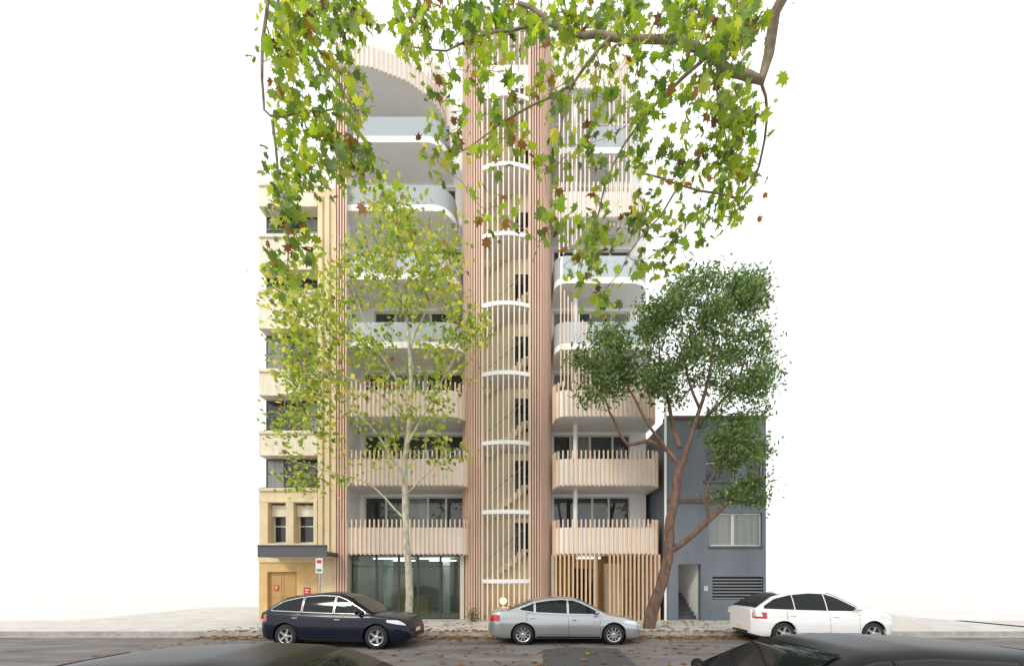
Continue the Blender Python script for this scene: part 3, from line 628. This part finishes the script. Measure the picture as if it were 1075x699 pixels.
blobs = [(470,18,36,22,6.3,.9,12),(530,24,40,26,6.2,1,14),(600,22,45,26,6.1,1,15),(670,22,45,26,6,1,17),(735,26,42,28,5.9,1,20),(780,30,18,30,6,1,13),
 (480,70,36,26,6.3,.9,8),(540,85,42,32,6.2,1,8),(610,88,42,32,6.2,1,9),(680,95,42,36,6.4,1,12),(745,100,40,34,6.6,1,16),(782,110,16,36,6.4,.8,10),
 (475,125,30,26,6.4,.8,6),(455,165,18,16,6.4,.5,4),(520,160,26,34,6.3,.8,6),(575,165,26,34,6.2,.8,5),(628,165,26,36,6.4,.8,7),(690,165,34,30,6.8,.7,11),(755,165,36,26,7,.7,16),
 (516,220,12,26,6.3,.5,4),(576,232,16,30,6.2,.5,4),(636,235,26,26,6.7,.6,7),(690,228,28,22,7,.5,8),(612,285,22,26,6.8,.5,7),(628,318,14,10,6.9,.3,3),(745,222,34,16,7,.4,10),(685,280,18,14,7,.4,4),(778,190,18,22,7,.5,9),(720,262,14,10,7,.3,2),(425,45,8,20,6.3,.4,2)]
tree('plane_tree', 'near plane tree whose leafy boughs hang into the top right of the view', (5.2, .9, .15), limbs, blobs, 7.5, .143, colF, tmpl_plane(), M['bark_d'], M['leaf'], .011, .15, .25, .03, up=.5, along=.9, k=1.35)
limbs = [([(-5.2,.9,.15),(-5.1,1.0,3.0),(-5.0,1.6,5.8),(-4.5,2.8,8.2),(-4.2,4.0,9.6),P(285,-30,6),P(330,-25,6.2),P(380,10,6.4)], .20, .026),
 ([P(285,-30,6),P(276,40,6.1),P(276,100,6.2),P(286,128,6.3),P(318,120,6.4),P(362,112,6.5)], .026, .012),
 ([P(286,128,6.3),P(290,180,6.4),P(303,235,6.5),P(300,290,6.5)], .022, .007),
 ([P(285,-30,6),P(300,30,6.2),P(340,75,6.3),P(372,120,6.4),P(378,180,6.4)], .026, .008)]
blobs = [(302,12,22,20,6.2,.8,15),(345,15,30,22,6.3,.9,12),(304,60,22,30,6.3,.8,12),(350,65,30,30,6.4,.9,9),(303,115,19,26,6.4,.7,10),(345,125,28,26,6.4,.8,10),
 (375,170,18,20,6.4,.6,7),(304,175,18,26,6.4,.7,9),(335,180,20,16,6.5,.6,5),(300,235,14,26,6.5,.6,8),(325,262,14,20,6.5,.5,4),(296,285,10,18,6.5,.4,4),(378,95,14,26,6.4,.5,4),(378,25,12,20,6.4,.5,4),(355,155,20,20,6.4,.6,5)]
tree('plane_tree', 'near plane tree whose leafy boughs hang into the top left of the view', (-5.2, .9, .15), limbs, blobs, 7.5, .143, colF, tmpl_plane(), M['bark_d'], M['leaf'], .011, .14, .25, .03, up=.5, along=.9, k=1.4)
# fallen leaves
N = 3200; cen = np.stack([rng.uniform(-11, 11, N), np.where(rng.random(N) < .62, rng.normal(14.05, .35, N), rng.uniform(5, 18.2, N)), np.zeros(N)], 1)
cen[:,2] = np.where(cen[:,1] > 14.3, .172, .022)
o = leaves('fallen_leaves', cen, .15*rng.uniform(.6, 1.3, N), pick(N, [(.33,.17,.05),(.20,.10,.04),(.30,.23,.07)], [.4,.4,.2]), tmpl_small(), None, M['leafs'], up=6)
tag(o, 'dry yellow and brown leaves scattered along the gutter and road', 'fallen leaves', kind='stuff')
# small shrub at the foot of the stair tower
sc = P(497, 650, 17.9); sh = thing('shrub', 'small green shrub at the foot of the fluted column by the shopfront', 'shrub', (sc[0], 17.6, .15))
cc = np.array([sc[0], 17.6, .45])+rng.normal(size=(260,3))*np.array([.13, .13, .16]); cc[:,2] = np.maximum(cc[:,2], .2)
leaves('foliage', cc, .10*rng.uniform(.7, 1.3, 260), colG(cc, 260)*.6, tmpl_narrow(), sh, M['leafs'])
MB().tube([(sc[0], 17.6, .15), (sc[0], 17.6, .5)], .015, 6).build('stem', M['bark_f'], sh)

# ---------------------------------------------------------------- sky, sun, camera
w = bpy.data.worlds.new('World'); bpy.context.scene.world = w; w.use_nodes = True; nt = w.node_tree; nt.nodes.clear()
sky = nt.nodes.new('ShaderNodeTexSky'); sky.sky_type = 'NISHITA'; sky.sun_disc = False
b1 = nt.nodes.new('ShaderNodeBackground'); b1.inputs[1].default_value = .12; nt.links.new(sky.outputs[0], b1.inputs[0])
b2 = nt.nodes.new('ShaderNodeBackground'); b2.inputs[1].default_value = 1.62
tc = nt.nodes.new('ShaderNodeTexCoord'); ns = nt.nodes.new('ShaderNodeTexNoise'); ns.inputs['Scale'].default_value = 2.2; ns.inputs['Detail'].default_value = 5
nt.links.new(tc.outputs['Generated'], ns.inputs['Vector']); cr = nt.nodes.new('ShaderNodeValToRGB')
cr.color_ramp.elements[0].color = (.80,.81,.83,1); cr.color_ramp.elements[1].color = (1,1,1,1); cr.color_ramp.elements[0].position = .3; cr.color_ramp.elements[1].position = .6
nt.links.new(ns.outputs['Fac'], cr.inputs[0]); nt.links.new(cr.outputs[0], b2.inputs[0])
mx = nt.nodes.new('ShaderNodeMixShader'); mx.inputs[0].default_value = .88; nt.links.new(b1.outputs[0], mx.inputs[1]); nt.links.new(b2.outputs[0], mx.inputs[2])
ou = nt.nodes.new('ShaderNodeOutputWorld'); nt.links.new(mx.outputs[0], ou.inputs[0])
sl = bpy.data.lights.new('sun', 'SUN'); sl.energy = 1.5; sl.angle = math.radians(11); sl.color = (1, .92, .81)
so = bpy.data.objects.new('sun', sl); C.objects.link(so)
dirv = Vector((-.65, -.8, .75)); so.rotation_euler = dirv.to_track_quat('Z', 'Y').to_euler()
sky.sun_elevation = math.asin(dirv.normalized().z); sky.sun_rotation = math.atan2(dirv.x, dirv.y)
cam = bpy.data.cameras.new('camera'); co = bpy.data.objects.new('camera', cam); C.objects.link(co); co.location = (0, 0, H); co.rotation_euler = (math.pi/2, 0, 0)
cam.sensor_width = 36; cam.lens = F/1075*36; cam.shift_y = (HZ-349.5)/1075; cam.clip_end = 2000; cam.clip_start = .05
bpy.context.scene.camera = co
bpy.context.scene.view_settings.view_transform = 'Standard'; bpy.context.scene.view_settings.look = 'None'; bpy.context.scene.view_settings.exposure = 0
